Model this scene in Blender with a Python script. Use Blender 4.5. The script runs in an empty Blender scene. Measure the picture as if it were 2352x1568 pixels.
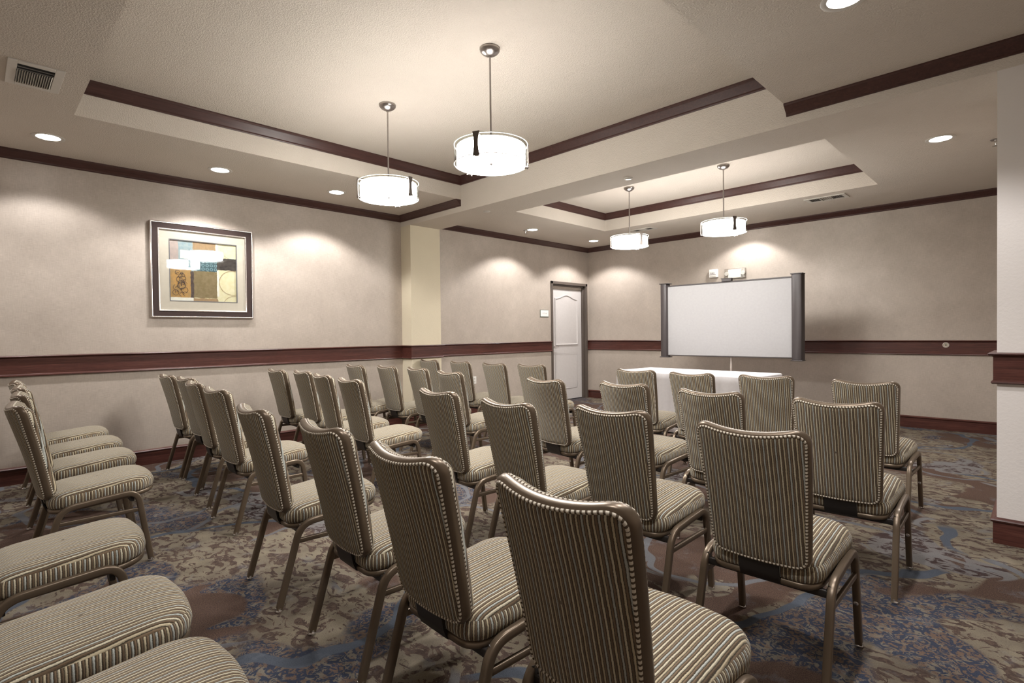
import bpy, math, random
from math import sin, cos, pi, sqrt, radians
from mathutils import Vector, Matrix

S = bpy.context.scene
C = bpy.context.collection
random.seed(7)

# ------------------------------------------------------------------ camera
CX, CY, CZ, YAW, PITCH, ROLL, FPX = 6.3035, -8.4509, 1.25, .782, -.0143, -.0114, 1235.09
f_ = Vector((-sin(YAW) * cos(PITCH), cos(YAW) * cos(PITCH), sin(PITCH)))
r_ = Vector((cos(YAW), sin(YAW), 0))
u_ = r_.cross(f_)
R_ = cos(ROLL) * r_ + sin(ROLL) * u_
U_ = -sin(ROLL) * r_ + cos(ROLL) * u_
cam = bpy.data.cameras.new('camera')
co = bpy.data.objects.new('camera', cam)
C.objects.link(co)
m = Matrix.Identity(4)
for i in range(3):
    m[i][0], m[i][1], m[i][2] = R_[i], U_[i], -f_[i]
m[0][3], m[1][3], m[2][3] = CX, CY, CZ
co.matrix_world = m
cam.sensor_fit = 'HORIZONTAL'
cam.sensor_width = 36
cam.lens = FPX / 2352 * 36
cam.clip_start = .02
S.camera = co

# ------------------------------------------------------------------ world, exposure, lamp strengths
w = bpy.data.worlds.new('world')
S.world = w
w.use_nodes = True
w.node_tree.nodes['Background'].inputs[0].default_value = (.9, .85, .8, 1)
w.node_tree.nodes['Background'].inputs[1].default_value = .05
S.view_settings.view_transform = 'Standard'
S.view_settings.look = 'None'
S.view_settings.gamma = 1
S.view_settings.exposure = 0.5
S.view_settings.use_curve_mapping = False
PENDANT = 58.0          # emission of the drum diffusers
SPOT = 32.0            # watts of each recessed lamp
UPLIGHT = 7.0         # emission of the drums' open tops
LENS = 14.0            # emission of the recessed lamps' lenses
S.cycles.use_denoising = True
S.cycles.max_bounces = 8
S.cycles.diffuse_bounces = 5
S.cycles.glossy_bounces = 4
S.cycles.transmission_bounces = 6
S.cycles.sample_clamp_indirect = 6

# ------------------------------------------------------------------ materials
MATS = {}


class NT:
    def __init__(s, name, rough=.6, metal=0., spec=.5):
        s.m = bpy.data.materials.new(name)
        s.m.use_nodes = True
        s.t = s.m.node_tree
        s.b = s.t.nodes['Principled BSDF']
        s.b.inputs['Roughness'].default_value = rough
        s.b.inputs['Metallic'].default_value = metal
        s.b.inputs['Specular IOR Level'].default_value = spec
        MATS[name] = s.m

    def n(s, typ, **kw):
        o = s.t.nodes.new(typ)
        for k, v in kw.items():
            setattr(o, k, v)
        return o

    def link(s, a, b):
        s.t.links.new(a, b)

    def val(s, node, key, v):
        if hasattr(v, 'type') and hasattr(v, 'is_linked'):
            s.link(v, node.inputs[key])
        else:
            node.inputs[key].default_value = v

    def math(s, op, a, b=0., c=0., clamp=False):
        o = s.n('ShaderNodeMath', operation=op)
        o.use_clamp = clamp
        for i, v in enumerate((a, b, c)):
            s.val(o, i, v)
        return o.outputs[0]

    def coord(s, kind='Object', scale=(1, 1, 1), rot=(0, 0, 0), loc=(0, 0, 0)):
        t = s.n('ShaderNodeTexCoord')
        mp = s.n('ShaderNodeMapping')
        mp.inputs['Scale'].default_value = scale
        mp.inputs['Rotation'].default_value = rot
        mp.inputs['Location'].default_value = loc
        s.link(t.outputs[kind], mp.inputs[0])
        return mp.outputs[0]

    def noise(s, vec, scale, detail=3, rough=.5, dist=0.):
        o = s.n('ShaderNodeTexNoise')
        s.link(vec, o.inputs['Vector'])
        o.inputs['Scale'].default_value = scale
        o.inputs['Detail'].default_value = detail
        o.inputs['Roughness'].default_value = rough
        o.inputs['Distortion'].default_value = dist
        return o.outputs['Fac']

    def ramp(s, fac, stops, interp='LINEAR'):
        o = s.n('ShaderNodeValToRGB')
        o.color_ramp.interpolation = interp
        e = o.color_ramp.elements
        while len(e) < len(stops):
            e.new(.5)
        for i, (p, c) in enumerate(stops):
            e[i].position = p
            e[i].color = (*c, 1) if len(c) == 3 else c
        s.link(fac, o.inputs[0])
        return o.outputs[0]

    def mix(s, fac, a, b, mode='MIX'):
        o = s.n('ShaderNodeMix', data_type='RGBA', blend_type=mode)
        s.val(o, 0, fac)
        for k, v in ((6, a), (7, b)):
            if isinstance(v, tuple):
                o.inputs[k].default_value = (*v, 1)
            else:
                s.link(v, o.inputs[k])
        return o.outputs[2]

    def step(s, v, lo, hi):
        o = s.n('ShaderNodeMapRange', interpolation_type='SMOOTHSTEP')
        s.val(o, 0, v)
        o.inputs[1].default_value = lo
        o.inputs[2].default_value = hi
        return o.outputs[0]

    def color(s, c):
        if isinstance(c, tuple):
            s.b.inputs['Base Color'].default_value = (*c, 1)
        else:
            s.link(c, s.b.inputs['Base Color'])

    def bump(s, h, strength=.3, dist=.002):
        o = s.n('ShaderNodeBump')
        o.inputs['Strength'].default_value = strength
        o.inputs['Distance'].default_value = dist
        s.link(h, o.inputs['Height'])
        s.link(o.outputs[0], s.b.inputs['Normal'])


def plain(name, c, rough=.5, metal=0., spec=.5):
    k = NT(name, rough, metal, spec)
    v = k.coord()
    n = k.noise(v, 35, 3)
    k.color(k.mix(n, tuple(x * .93 for x in c), tuple(min(1, x * 1.06) for x in c)))
    return k


def wallpaper():
    k = NT('wallpaper', .42, .12, .5)
    # fine woven streaks both ways plus broad pearly patches
    a = k.noise(k.coord(scale=(6, 6, 90)), 3.5, 5, .65)
    b = k.noise(k.coord(scale=(60, 60, 5)), 3, 5, .65)
    c = k.noise(k.coord(), 3.2, 5, .7)
    t = k.math('MULTIPLY_ADD', a, .45, k.math('MULTIPLY_ADD', b, .3, k.math('MULTIPLY', c, .35)))
    k.color(k.ramp(t, [(.36, (.345, .295, .25)), (.56, (.445, .385, .33)), (.74, (.55, .485, .42))]))
    k.link(k.math('MULTIPLY_ADD', t, -.35, .64), k.b.inputs['Roughness'])
    k.bump(t, .25, .002)


def stucco(name, c, sc=95, st=.55):
    k = NT(name, .85, 0, .3)
    v = k.coord()
    n = k.noise(v, sc, 3, .55)
    k.color(k.mix(k.noise(v, 4, 3), tuple(x * .97 for x in c), tuple(x * 1.03 for x in c)))
    k.bump(k.step(n, .35, .7), st, .0035)


def wood(name, dark, mid, light, axis='x', rough=.38):
    k = NT(name, rough, 0, .5)
    sc = {'x': (1.6, 22, 40), 'y': (22, 1.6, 40)}[axis]
    v = k.coord(scale=sc)
    n = k.noise(v, 1.6, 6, .6, 1.2)
    g = k.noise(k.coord(scale=tuple(q * 3 for q in sc)), 3, 4, .7)
    k.color(k.mix(k.step(g, .5, .8), k.ramp(n, [(.3, dark), (.55, mid), (.75, light)]), light))
    k.bump(g, .12, .001)


def fabric():
    k = NT('striped_chenille', .95, 0, .15)
    uv = k.n('ShaderNodeUVMap')
    sp = k.n('ShaderNodeSeparateXYZ')
    k.link(uv.outputs[0], sp.inputs[0])
    o = k.coord()
    wob = k.math('MULTIPLY_ADD', k.noise(o, 260, 2), .0022, -.0011)
    wob2 = k.math('MULTIPLY_ADD', k.noise(o, 22, 2), .003, -.0015)
    u = k.math('ADD', k.math('ADD', sp.outputs[0], wob), wob2)
    P = .0372
    fr = k.math('FRACT', k.math('DIVIDE', u, P))
    cream, tan, blue, br, br2, sand = (.66, .60, .45), (.37, .285, .185), (.48, .50, .46), (.145, .100, .062), (.20, .140, .088), (.56, .48, .33)
    col = k.ramp(fr, [(0, blue), (1 / 6, br2), (2 / 6, cream), (3 / 6, br), (4 / 6, sand), (5 / 6, br2)], 'CONSTANT')
    rib = k.math('PINGPONG', k.math('FRACT', k.math('DIVIDE', u, P / 6)), .5)
    prof = k.step(rib, .02, .27)
    fuzz = k.noise(o, 700, 2, .7)
    col = k.mix(k.math('MULTIPLY_ADD', fuzz, .9, -.2, True), col, k.mix(.4, col, (.05, .04, .03)))
    k.color(k.mix(prof, (.05, .04, .028), col))
    k.bump(k.math('MULTIPLY_ADD', fuzz, .35, k.step(rib, 0, .5)), .8, .0022)
    k.b.inputs['Sheen Weight'].default_value = .25
    k.b.inputs['Sheen Tint'].default_value = (.9, .85, .75, 1)


def welt():
    k = NT('welt_cord', .9, 0, .2)
    uv = k.n('ShaderNodeUVMap')
    sp = k.n('ShaderNodeSeparateXYZ')
    k.link(uv.outputs[0], sp.inputs[0])
    fr = k.math('FRACT', k.math('DIVIDE', k.math('MULTIPLY_ADD', sp.outputs[1], .15, sp.outputs[0]), .0125))
    a = k.step(k.math('PINGPONG', fr, .5), .17, .25)
    k.color(k.mix(a, (.10, .075, .05), (.66, .60, .50)))
    k.bump(a, .6, .0015)


def carpet():
    k = NT('patterned_carpet', .97, 0, .1)
    o = k.coord()
    wn = k.n('ShaderNodeTexNoise')
    k.link(o, wn.inputs['Vector'])
    wn.inputs['Scale'].default_value = 1.5
    wn.inputs['Detail'].default_value = 2
    vm = k.n('ShaderNodeVectorMath', operation='SUBTRACT')
    k.link(wn.outputs['Color'], vm.inputs[0])
    vm.inputs[1].default_value = (.5, .5, .5)
    vs = k.n('ShaderNodeVectorMath', operation='SCALE')
    k.link(vm.outputs[0], vs.inputs[0])
    vs.inputs['Scale'].default_value = .55
    va = k.n('ShaderNodeVectorMath', operation='ADD')
    k.link(o, va.inputs[0])
    k.link(vs.outputs[0], va.inputs[1])
    W = va.outputs[0]

    def vor(vec, scale, feat='F1', rnd=.8):
        n = k.n('ShaderNodeTexVoronoi', feature=feat, voronoi_dimensions='2D')
        k.link(vec, n.inputs['Vector'])
        n.inputs['Scale'].default_value = scale
        n.inputs['Randomness'].default_value = rnd
        return n.outputs['Distance']

    def shift(vec, d):
        n = k.n('ShaderNodeVectorMath', operation='ADD')
        k.link(vec, n.inputs[0])
        n.inputs[1].default_value = d
        return n.outputs[0]
    zone = k.noise(W, 1.1, 1.5, .5)
    zone2 = k.noise(shift(W, (7.3, 2.1, 0)), 1.25, 1.5, .5)
    sq = k.noise(k.coord(scale=(1, 1.5, 1)), 10, 4, .6, 1.5)              # leafy squiggles
    sq2 = k.noise(shift(o, (3, 9, 0)), 26, 3, .6, 2.2)
    speck = k.noise(o, 210, 2, .8)
    tan = k.ramp(k.noise(o, 6, 3), [(.3, (.13, .108, .082)), (.7, (.215, .183, .135))])
    rust = (.066, .042, .033)
    tan_sq = k.mix(k.step(sq, .515, .54), tan, k.mix(k.step(sq2, .4, .6), (.062, .043, .036), (.095, .066, .052)))
    navy_sq = k.mix(k.step(sq2, .47, .52), k.mix(k.step(sq, .45, .6), (.125, .085, .064), (.155, .135, .108)), (.036, .043, .066))
    rust_sq = k.mix(k.step(speck, .4, .65), rust, (.110, .070, .052))
    plum = k.mix(k.step(sq, .5, .54), (.155, .142, .138), (.050, .033, .031))
    base = k.mix(k.step(zone, .59, .61), tan_sq, navy_sq)
    base = k.mix(k.step(zone, .405, .39), base, plum)
    base = k.mix(k.step(zone2, .575, .59), base, rust_sq)
    # sweeping arcs, slate blue and pale grey, around big discs
    d1 = vor(W, .62, 'F1', 1)
    disc = k.step(k.math('ABSOLUTE', k.math('SUBTRACT', d1, .30)), .10, .095)
    base = k.mix(k.math('MULTIPLY', disc, k.step(zone2, .48, .5)), base, rust_sq)
    arc1 = k.step(k.math('ABSOLUTE', k.math('SUBTRACT', d1, .405)), .017, .013)
    arc1 = k.math('MULTIPLY', arc1, k.step(zone, .40, .44))
    d2 = vor(shift(W, (5.2, 1.7, 0)), .9, 'F1', 1)
    arc2 = k.step(k.math('ABSOLUTE', k.math('SUBTRACT', d2, .36)), .019, .014)
    arc2 = k.math('MULTIPLY', arc2, k.step(zone2, .43, .46))
    d3 = vor(shift(W, (1.1, 8.7, 0)), 1.9, 'F1', .9)
    curl = k.math('MULTIPLY', k.step(k.math('ABSOLUTE', k.math('SUBTRACT', d3, .30)), .055, .045), k.step(zone, .43, .41))
    base = k.mix(curl, base, (.155, .147, .145))
    base = k.mix(arc2, base, (.12, .12, .128))
    base = k.mix(arc1, base, (.072, .083, .104))
    blot = k.math('MULTIPLY', k.step(k.noise(shift(o, (4, 4, 0)), 5.5, 4, .7), .55, .68), .5)
    base = k.mix(blot, base, k.mix(.5, base, (.17, .19, .22)))
    grain = k.math('MULTIPLY_ADD', speck, 1.3, .37)
    k.color(k.mix(1., base, k.ramp(grain, [(0, (0, 0, 0)), (1, (1, 1, 1))]), 'MULTIPLY'))
    gg = k.mix(1., base, k.ramp(k.math('MULTIPLY_ADD', speck, 1.4, .25, True), [(0, (.2, .2, .2)), (1, (1.0, 1.0, 1.0))]), 'MULTIPLY')
    k.color(gg)
    k.bump(k.math('ADD', speck, k.math('MULTIPLY', sq, .6)), .7, .004)


def emis(name, c, st):
    k = NT(name, .4)
    k.color(c)
    k.b.inputs['Emission Color'].default_value = (*c, 1)
    k.b.inputs['Emission Strength'].default_value = st


def glass(name, refl=.06, tint=(1, 1, 1), rough=.02):
    m_ = bpy.data.materials.new(name)
    m_.use_nodes = True
    t = m_.node_tree
    t.nodes.clear()
    out = t.nodes.new('ShaderNodeOutputMaterial')
    mx = t.nodes.new('ShaderNodeMixShader')
    lw = t.nodes.new('ShaderNodeLayerWeight')
    lw.inputs[0].default_value = .5
    pw = t.nodes.new('ShaderNodeMath')
    pw.operation = 'POWER'
    pw.inputs[1].default_value = 4
    t.links.new(lw.outputs['Facing'], pw.inputs[0])
    fr = t.nodes.new('ShaderNodeMath')
    fr.operation = 'MULTIPLY_ADD'
    fr.inputs[1].default_value = .8
    fr.inputs[2].default_value = refl
    t.links.new(pw.outputs[0], fr.inputs[0])
    tr = t.nodes.new('ShaderNodeBsdfTransparent')
    tr.inputs[0].default_value = (*tint, 1)
    gl = t.nodes.new('ShaderNodeBsdfGlossy')
    gl.inputs['Roughness'].default_value = rough
    t.links.new(fr.outputs[0], mx.inputs[0])
    t.links.new(tr.outputs[0], mx.inputs[1])
    t.links.new(gl.outputs[0], mx.inputs[2])
    t.links.new(mx.outputs[0], out.inputs[0])
    MATS[name] = m_


wallpaper()
stucco('ceiling_paint', (.63, .57, .50), 110, .6)
stucco('pilaster_paint', (.66, .59, .45), 80, .2)
stucco('column_paint', (.74, .70, .67), 60, .1)
wood('rail_wood', (.042, .013, .010), (.078, .025, .019), (.135, .052, .038), 'y', .33)
wood('rail_wood_across', (.042, .013, .010), (.078, .025, .019), (.135, .052, .038), 'x', .33)
wood('crown_wood', (.040, .016, .013), (.060, .024, .020), (.085, .036, .030), 'y', .36)
fabric()
welt()
carpet()
k = plain('bronze_paint', (.155, .116, .080), .34, .5)
k = plain('dark_steel', (.035, .030, .027), .45, .4)
plain('chrome', (.75, .75, .75), .12, 1)
plain('nickel', (.40, .37, .35), .30, 1)
plain('strap_bronze', (.13, .11, .10), .4, .8)
plain('white_metal', (.60, .57, .52), .45)
plain('vent_dark', (.03, .028, .026), .7)
plain('door_paint', (.60, .57, .555), .45)
plain('door_groove', (.58, .55, .535), .45)
plain('door_frame_paint', (.095, .075, .062), .45)
plain('white_plastic', (.82, .80, .76), .35)
plain('screen_fabric', (.325, .318, .32), .9, 0, .2)
plain('screen_black', (.045, .037, .037), .5)
plain('cloth_white', (.66, .64, .65), .9, 0, .2)
plain('laminate', (.45, .38, .30), .5)
plain('lettering', (.10, .08, .08), .6)
plain('faint_lettering', (.45, .43, .43), .6)
plain('plaque_green', (.12, .15, .12), .4)
plain('frame_brown', (.042, .027, .024), .75, 0, .25)
plain('silver_bead', (.72, .66, .62), .25, .8)
plain('mat_board', (.56, .52, .43), .9)
plain('liner_grey', (.15, .15, .16), .5)
plain('red_lens', (.6, .05, .04), .4)
plain('brass', (.65, .6, .5), .3, .9)
emis('diffuser_glow', (1, .965, .93), PENDANT)
emis('uplight_glow', (1, .965, .93), UPLIGHT)
emis('lens_glow', (1, .97, .95), LENS)
glass('clear_glass')
glass('drum_glass', tint=(.96, .97, .96))
glass('frosted_lens', tint=(.93, .93, .92), rough=.2)


def patchy(name, c, c2, sc=30):
    k = NT(name, .8, 0, .2)
    v = k.coord()
    k.color(k.mix(k.step(k.noise(v, sc, 4, .7), .35, .65), c, c2))


patchy('ink_cream', (.66, .62, .38), (.70, .67, .46), 25)
patchy('ink_rose', (.44, .36, .32), (.38, .33, .30))
patchy('ink_blue', (.24, .35, .38), (.33, .40, .40))
patchy('ink_tan', (.37, .25, .13), (.30, .21, .12))
patchy('ink_black', (.045, .038, .035), (.08, .07, .06))
patchy('ink_teal', (.06, .12, .14), (.09, .15, .16), 50)
patchy('ink_ring', (.28, .42, .44), (.20, .33, .36))
patchy('ink_orange', (.46, .27, .09), (.36, .24, .10), 18)
patchy('ink_olive', (.20, .155, .075), (.25, .20, .11), 22)
patchy('ink_umber', (.07, .05, .045), (.10, .08, .07))
patchy('ink_white', (.74, .74, .66), (.70, .70, .60))


# ------------------------------------------------------------------ mesh helpers
class MB:
    def __init__(s):
        s.v, s.f, s.mi, s.uv, s.sl = [], [], [], [], []

    def face(s, idx, mat=None, uv=None):
        s.f.append(tuple(idx))
        if mat not in s.sl:
            s.sl.append(mat)
        s.mi.append(s.sl.index(mat))
        s.uv.append(uv)

    def quad(s, pts, mat=None, uv=None):
        b = len(s.v)
        s.v += [tuple(p) for p in pts]
        s.face(range(b, b + len(pts)), mat, uv)

    def box(s, lo, hi, mat=None, rz=0, c=None):
        b = len(s.v)
        c = c or ((lo[0] + hi[0]) / 2, (lo[1] + hi[1]) / 2)
        for z in (lo[2], hi[2]):
            for x, y in ((lo[0], lo[1]), (hi[0], lo[1]), (hi[0], hi[1]), (lo[0], hi[1])):
                if rz:
                    dx, dy = x - c[0], y - c[1]
                    x, y = c[0] + dx * cos(rz) - dy * sin(rz), c[1] + dx * sin(rz) + dy * cos(rz)
                s.v.append((x, y, z))
        for q in ((3, 2, 1, 0), (4, 5, 6, 7), (0, 1, 5, 4), (1, 2, 6, 5), (2, 3, 7, 6), (3, 0, 4, 7)):
            s.face([b + i for i in q], mat)
        return s

    def loops(s, rings, closed=True, cap=(True, True), mat=None, uvf=None, ring_closed=True):
        """rings: list of equal-length point lists, joined in order."""
        b = len(s.v)
        n = len(rings[0])
        for r in rings:
            s.v += [tuple(p) for p in r]
        m_ = len(rings)
        for i in range(m_ if closed and not ring_closed else m_ - 1 if not closed else m_):
            j = (i + 1) % m_
            for a in range(n if ring_closed else n - 1):
                c = (a + 1) % n
                uv = [uvf(i, a), uvf(i, a + 1), uvf(i + 1, a + 1), uvf(i + 1, a)] if uvf else None
                s.face((b + i * n + a, b + i * n + c, b + j * n + c, b + j * n + a), mat, uv)
        if not closed:
            if cap[0]:
                s.face([b + a for a in range(n)][::-1], mat)
            if cap[1]:
                s.face([b + (m_ - 1) * n + a for a in range(n)], mat)
        return s

    def lathe(s, prof, c=(0, 0, 0), n=32, mat=None, axis='z', caps=(True, True)):
        rings = []
        for r, z in prof:
            ring = []
            for i in range(n):
                a = 2 * pi * i / n
                p = (r * cos(a), r * sin(a), z)
                if axis == 'x':
                    p = (p[2], p[0], p[1])
                elif axis == 'y':
                    p = (p[0], p[2], p[1])
                ring.append((c[0] + p[0], c[1] + p[1], c[2] + p[2]))
            rings.append(ring)
        return s.loops(rings, False, caps, mat)

    def tube(s, path, prof, closed=False, up=(0, 0, 1), mat=None, uvl=False):
        """sweep a closed 2-D profile along a 3-D path."""
        P = [Vector(p) for p in path]
        n = len(P)
        rings, L, acc = [], [0], 0
        side = None
        for i in range(n):
            a = P[i - 1] if (i or closed) else P[i]
            b = P[(i + 1) % n] if (i < n - 1 or closed) else P[i]
            d1 = (P[i] - a).normalized() if (P[i] - a).length > 1e-9 else None
            d2 = (b - P[i]).normalized() if (b - P[i]).length > 1e-9 else None
            t = (d1 or d2) + (d2 or d1)
            t.normalize()
            k_ = 1.
            if d1 and d2:
                k_ = 1 / max(.5, sqrt(max(0, (1 + d1.dot(d2)) / 2)))
            if side is None:
                side = t.cross(Vector(up))
                if side.length < 1e-4:
                    side = t.cross(Vector((1, 0, 0)))
                side.normalize()
            side = (side - t * side.dot(t)).normalized()
            nn = side.cross(t)
            # widen across the bend only
            bend = (d2 - d1) if d1 and d2 else Vector((0, 0, 0))
            ring = []
            for (x, y) in prof:
                q = side * x + nn * y
                if bend.length > 1e-6:
                    bd = bend.normalized()
                    q += bd * q.dot(bd) * (k_ - 1)
                ring.append(P[i] + q)
            rings.append(ring)
            if i:
                acc += (P[i] - P[i - 1]).length
                L.append(acc)
        if closed:
            L.append(acc + (P[0] - P[-1]).length)
        np_ = len(prof)
        s.loops(rings, closed, (True, True), mat, (lambda i, a: (L[min(i, len(L) - 1)], a / np_ * .02)) if uvl else None)
        return s

    def trim(s, path, prof, closed=False, mat=None):
        """moulding: profile (out, z) swept along a plan path, room on the left."""
        n = len(path)
        V = [Vector(p) for p in path]
        rings = []
        for i in range(n):
            d1 = (V[i] - V[i - 1]).normalized() if (i or closed) else None
            d2 = (V[(i + 1) % n] - V[i]).normalized() if (i < n - 1 or closed) else None
            if d1 is None:
                nn = Vector((-d2.y, d2.x))
            elif d2 is None:
                nn = Vector((-d1.y, d1.x))
            else:
                n1, n2 = Vector((-d1.y, d1.x)), Vector((-d2.y, d2.x))
                nn = (n1 + n2)
                nn = nn / max(.2, nn.dot(n1))
            rings.append([(V[i].x + nn.x * o, V[i].y + nn.y * o, z) for o, z in prof])
        return s.loops(rings, closed, (True, True), mat)

    def build(s, name, mat=None, parent=None, bevel=0, angle=40, smooth=True, kind=None, label=None):
        me = bpy.data.meshes.new(name)
        me.from_pydata(s.v, [], s.f)
        for sl in s.sl or [None]:
            me.materials.append(MATS[sl or mat])
        me.polygons.foreach_set('material_index', s.mi)
        if any(u is not None for u in s.uv):
            ul = me.uv_layers.new(name='UVMap')
            for p, u in zip(me.polygons, s.uv):
                if u:
                    for li, q in zip(p.loop_indices, u):
                        ul.data[li].uv = q
        import bmesh
        bm = bmesh.new()
        bm.from_mesh(me)
        bmesh.ops.recalc_face_normals(bm, faces=bm.faces)
        bm.to_mesh(me)
        bm.free()
        if smooth:
            me.polygons.foreach_set('use_smooth', [True] * len(me.polygons))
            me.set_sharp_from_angle(angle=radians(angle))
        me.update()
        o = bpy.data.objects.new(name, me)
        C.objects.link(o)
        if parent:
            o.parent = parent
        if bevel:
            b = o.modifiers.new('bevel', 'BEVEL')
            b.width = bevel
            b.segments = 2
            b.limit_method = 'ANGLE'
            b.angle_limit = radians(40)
        if kind:
            o['kind'] = kind
        if label:
            o['label'] = label
        return o


def tag(o, label, cat, group=None):
    o['label'] = label
    o['category'] = cat
    if group:
        o['group'] = group
    return o


def thing(name, loc, label, cat, group=None, rz=0):
    o = bpy.data.objects.new(name, None)
    C.objects.link(o)
    o.empty_display_size = .1
    o.location = loc
    o.rotation_euler = (0, 0, rz)
    return tag(o, label, cat, group)


def circ(r, n=10):
    return [(r * cos(2 * pi * i / n), r * sin(2 * pi * i / n)) for i in range(n)]


def rrect(w_, h_, r, n=3):
    out = []
    for cx, cy, a0 in ((w_ / 2 - r, h_ / 2 - r, 0), (-w_ / 2 + r, h_ / 2 - r, 90), (-w_ / 2 + r, -h_ / 2 + r, 180), (w_ / 2 - r, -h_ / 2 + r, 270)):
        for i in range(n + 1):
            a = radians(a0 + 90 * i / n)
            out.append((cx + r * cos(a), cy + r * sin(a)))
    return out


def copy_thing(root, loc, rz, label, group):
    r = root.copy()
    C.objects.link(r)
    r.location = loc
    r.rotation_euler = (0, 0, rz)
    r['label'] = label
    if group:
        r['group'] = group
    for ch in list(root.children):
        c = ch.copy()
        C.objects.link(c)
        c.parent = r
        for g in ch.children:
            d = g.copy()
            C.objects.link(d)
            d.parent = c
    return r


# ------------------------------------------------------------------ the room shell
YB1, YB2, XT1, XT2, YN, YK = -4.2514, -3.7554, 1.290, 4.966, -7.8913, -1.2663
ZS, ZT, ZB = 2.875, 3.142, 2.7325            # soffit, tray ceiling, beam underside
PP, XR, XE, YE = .2247, 6.32, 7.5, -9.7      # pilaster depth, right wall, far right, wall behind camera
XC = 6.1015                                   # left face of the right-hand column

fl = MB()
fl.box((-.3, YE - .2, -.1), (XE + .2, .2, 0))
fl.build('floor', 'patterned_carpet', kind='structure', smooth=False)

c = MB()


def plate(x0, y0, x1, y1, z, t=.08):
    c.box((x0, y0, z), (x1, y1, z + t))


plate(-.15, YE - .1, XT1, YB1, ZS)
plate(XT2, YE - .1, XE + .1, YB1, ZS)
plate(XT1, YE - .1, XT2, YN, ZS)
plate(-.15, YB2, XT1, .15, ZS)
plate(XT2, YB2, XE + .1, .15, ZS)
plate(XT1, YK, XT2, .15, ZS)
for y0, y1 in ((YN, YB1), (YB2, YK)):
    plate(XT1 - .05, y0 - .05, XT2 + .05, y1 + .05, ZT)
    c.box((XT1 - .05, y0, ZS + .08), (XT1, y1, ZT))
    c.box((XT2, y0, ZS + .08), (XT2 + .05, y1, ZT))
c.box((XT1 - .05, YN - .05, ZS + .08), (XT2 + .05, YN, ZT))
c.box((XT1 - .05, YK, ZS + .08), (XT2 + .05, YK + .05, ZT))
c.box((-.15, YB1, ZB), (XE + .1, YB2, ZT + .05))
c.build('ceiling', 'ceiling_paint', kind='structure', smooth=False)

wl = MB()
wl.box((-.15, YE - .1, 0), (0, YB1, ZS), 'wallpaper')
wl.box((-.15, YB2, 0), (0, -1.09, ZS), 'wallpaper')
wl.box((-.15, -1.09, 2.185), (0, -.045, ZS), 'wallpaper')
wl.box((-.15, -.045, 0), (0, 0, ZS), 'wallpaper')
wl.box((-.15, YB1, 0), (PP, YB2, ZB), 'pilaster_paint')
wl.build('wall_left', kind='structure', smooth=False)
MB().box((-.15, 0, 0), (XE + .1, .15, ZS)).build('wall_back', 'wallpaper', kind='structure', smooth=False)
wr = MB()
wr.box((XR, YB2, 0), (XR + .15, 0, ZS), 'wallpaper')
wr.box((XC, YB1, 0), (XE, YB2, ZB), 'column_paint')
wr.box((XE, YE, 0), (XE + .1, YB2, ZS), 'wallpaper')
wr.build('wall_right', kind='structure', smooth=False)
MB().box((-.15, YE - .1, 0), (XE + .1, YE, ZS)).build('wall_front', 'wallpaper', kind='structure', smooth=False)

RAIL = [(0, .928), (.020, .928), (.026, .934), (.024, .943), (.016, .950), (.016, 1.084), (.022, 1.090), (.036, 1.095), (.040, 1.101), (.036, 1.107), (0, 1.110)]
BASE = [(0, 0), (.016, 0), (.016, .122), (.024, .128), (.028, .136), (.022, .143), (.008, .150), (0, .150)]
CROWN = [(0, 2.797), (.008, 2.797), (.014, 2.803), (.014, 2.812), (.020, 2.820), (.036, 2.833), (.050, 2.846), (.055, 2.852), (.066, 2.858), (.070, 2.866), (.070, ZS), (0, ZS)]
TCROWN = [(0, 3.045), (.007, 3.045), (.011, 3.052), (.011, 3.064), (.020, 3.080), (.034, 3.100), (.042, 3.116), (.048, 3.122), (.050, 3.130), (.050, ZT), (0, ZT)]
MB().trim([(0, -1.095), (0, YB2), (PP, YB2), (PP, YB1), (0, YB1), (0, YE)], RAIL).build('trim_1', 'rail_wood', kind='structure', angle=25)
MB().trim([(XR, 0), (0, 0), (0, -.045)], RAIL).build('trim_2', 'rail_wood_across', kind='structure', angle=25)
MB().trim([(XE, YB1), (XC, YB1), (XC, YB2)], RAIL).build('trim_3', 'rail_wood_across', kind='structure', angle=25)
MB().trim([(XT1, YB1), (0, YB1), (0, YE)], CROWN).build('trim_4', 'crown_wood', kind='structure', angle=25)
MB().trim([(XE, YB1), (XT2, YB1)], CROWN).build('trim_5', 'crown_wood', kind='structure', angle=25)
MB().trim([(XR, 0), (0, 0), (0, YB2)], CROWN).build('trim_6', 'crown_wood', kind='structure', angle=25)
MB().trim([(XT1, YN), (XT2, YN), (XT2, YB1), (XT1, YB1)], TCROWN, True).build('trim_7', 'crown_wood', kind='structure', angle=25)
MB().trim([(XT1, YB2), (XT2, YB2), (XT2, YK), (XT1, YK)], TCROWN, True).build('trim_8', 'crown_wood', kind='structure', angle=25)
MB().trim([(0, -1.095), (0, YB2), (PP, YB2), (PP, YB1), (0, YB1), (0, YE)], BASE).build('baseboard_left', 'rail_wood', kind='structure', angle=25)
MB().trim([(XR, 0), (0, 0), (0, -.045)], BASE).build('baseboard_back', 'rail_wood_across', kind='structure', angle=25)
MB().trim([(XE, YB1), (XC, YB1), (XC, YB2)], BASE).build('baseboard_right', 'rail_wood_across', kind='structure', angle=25)

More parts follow.
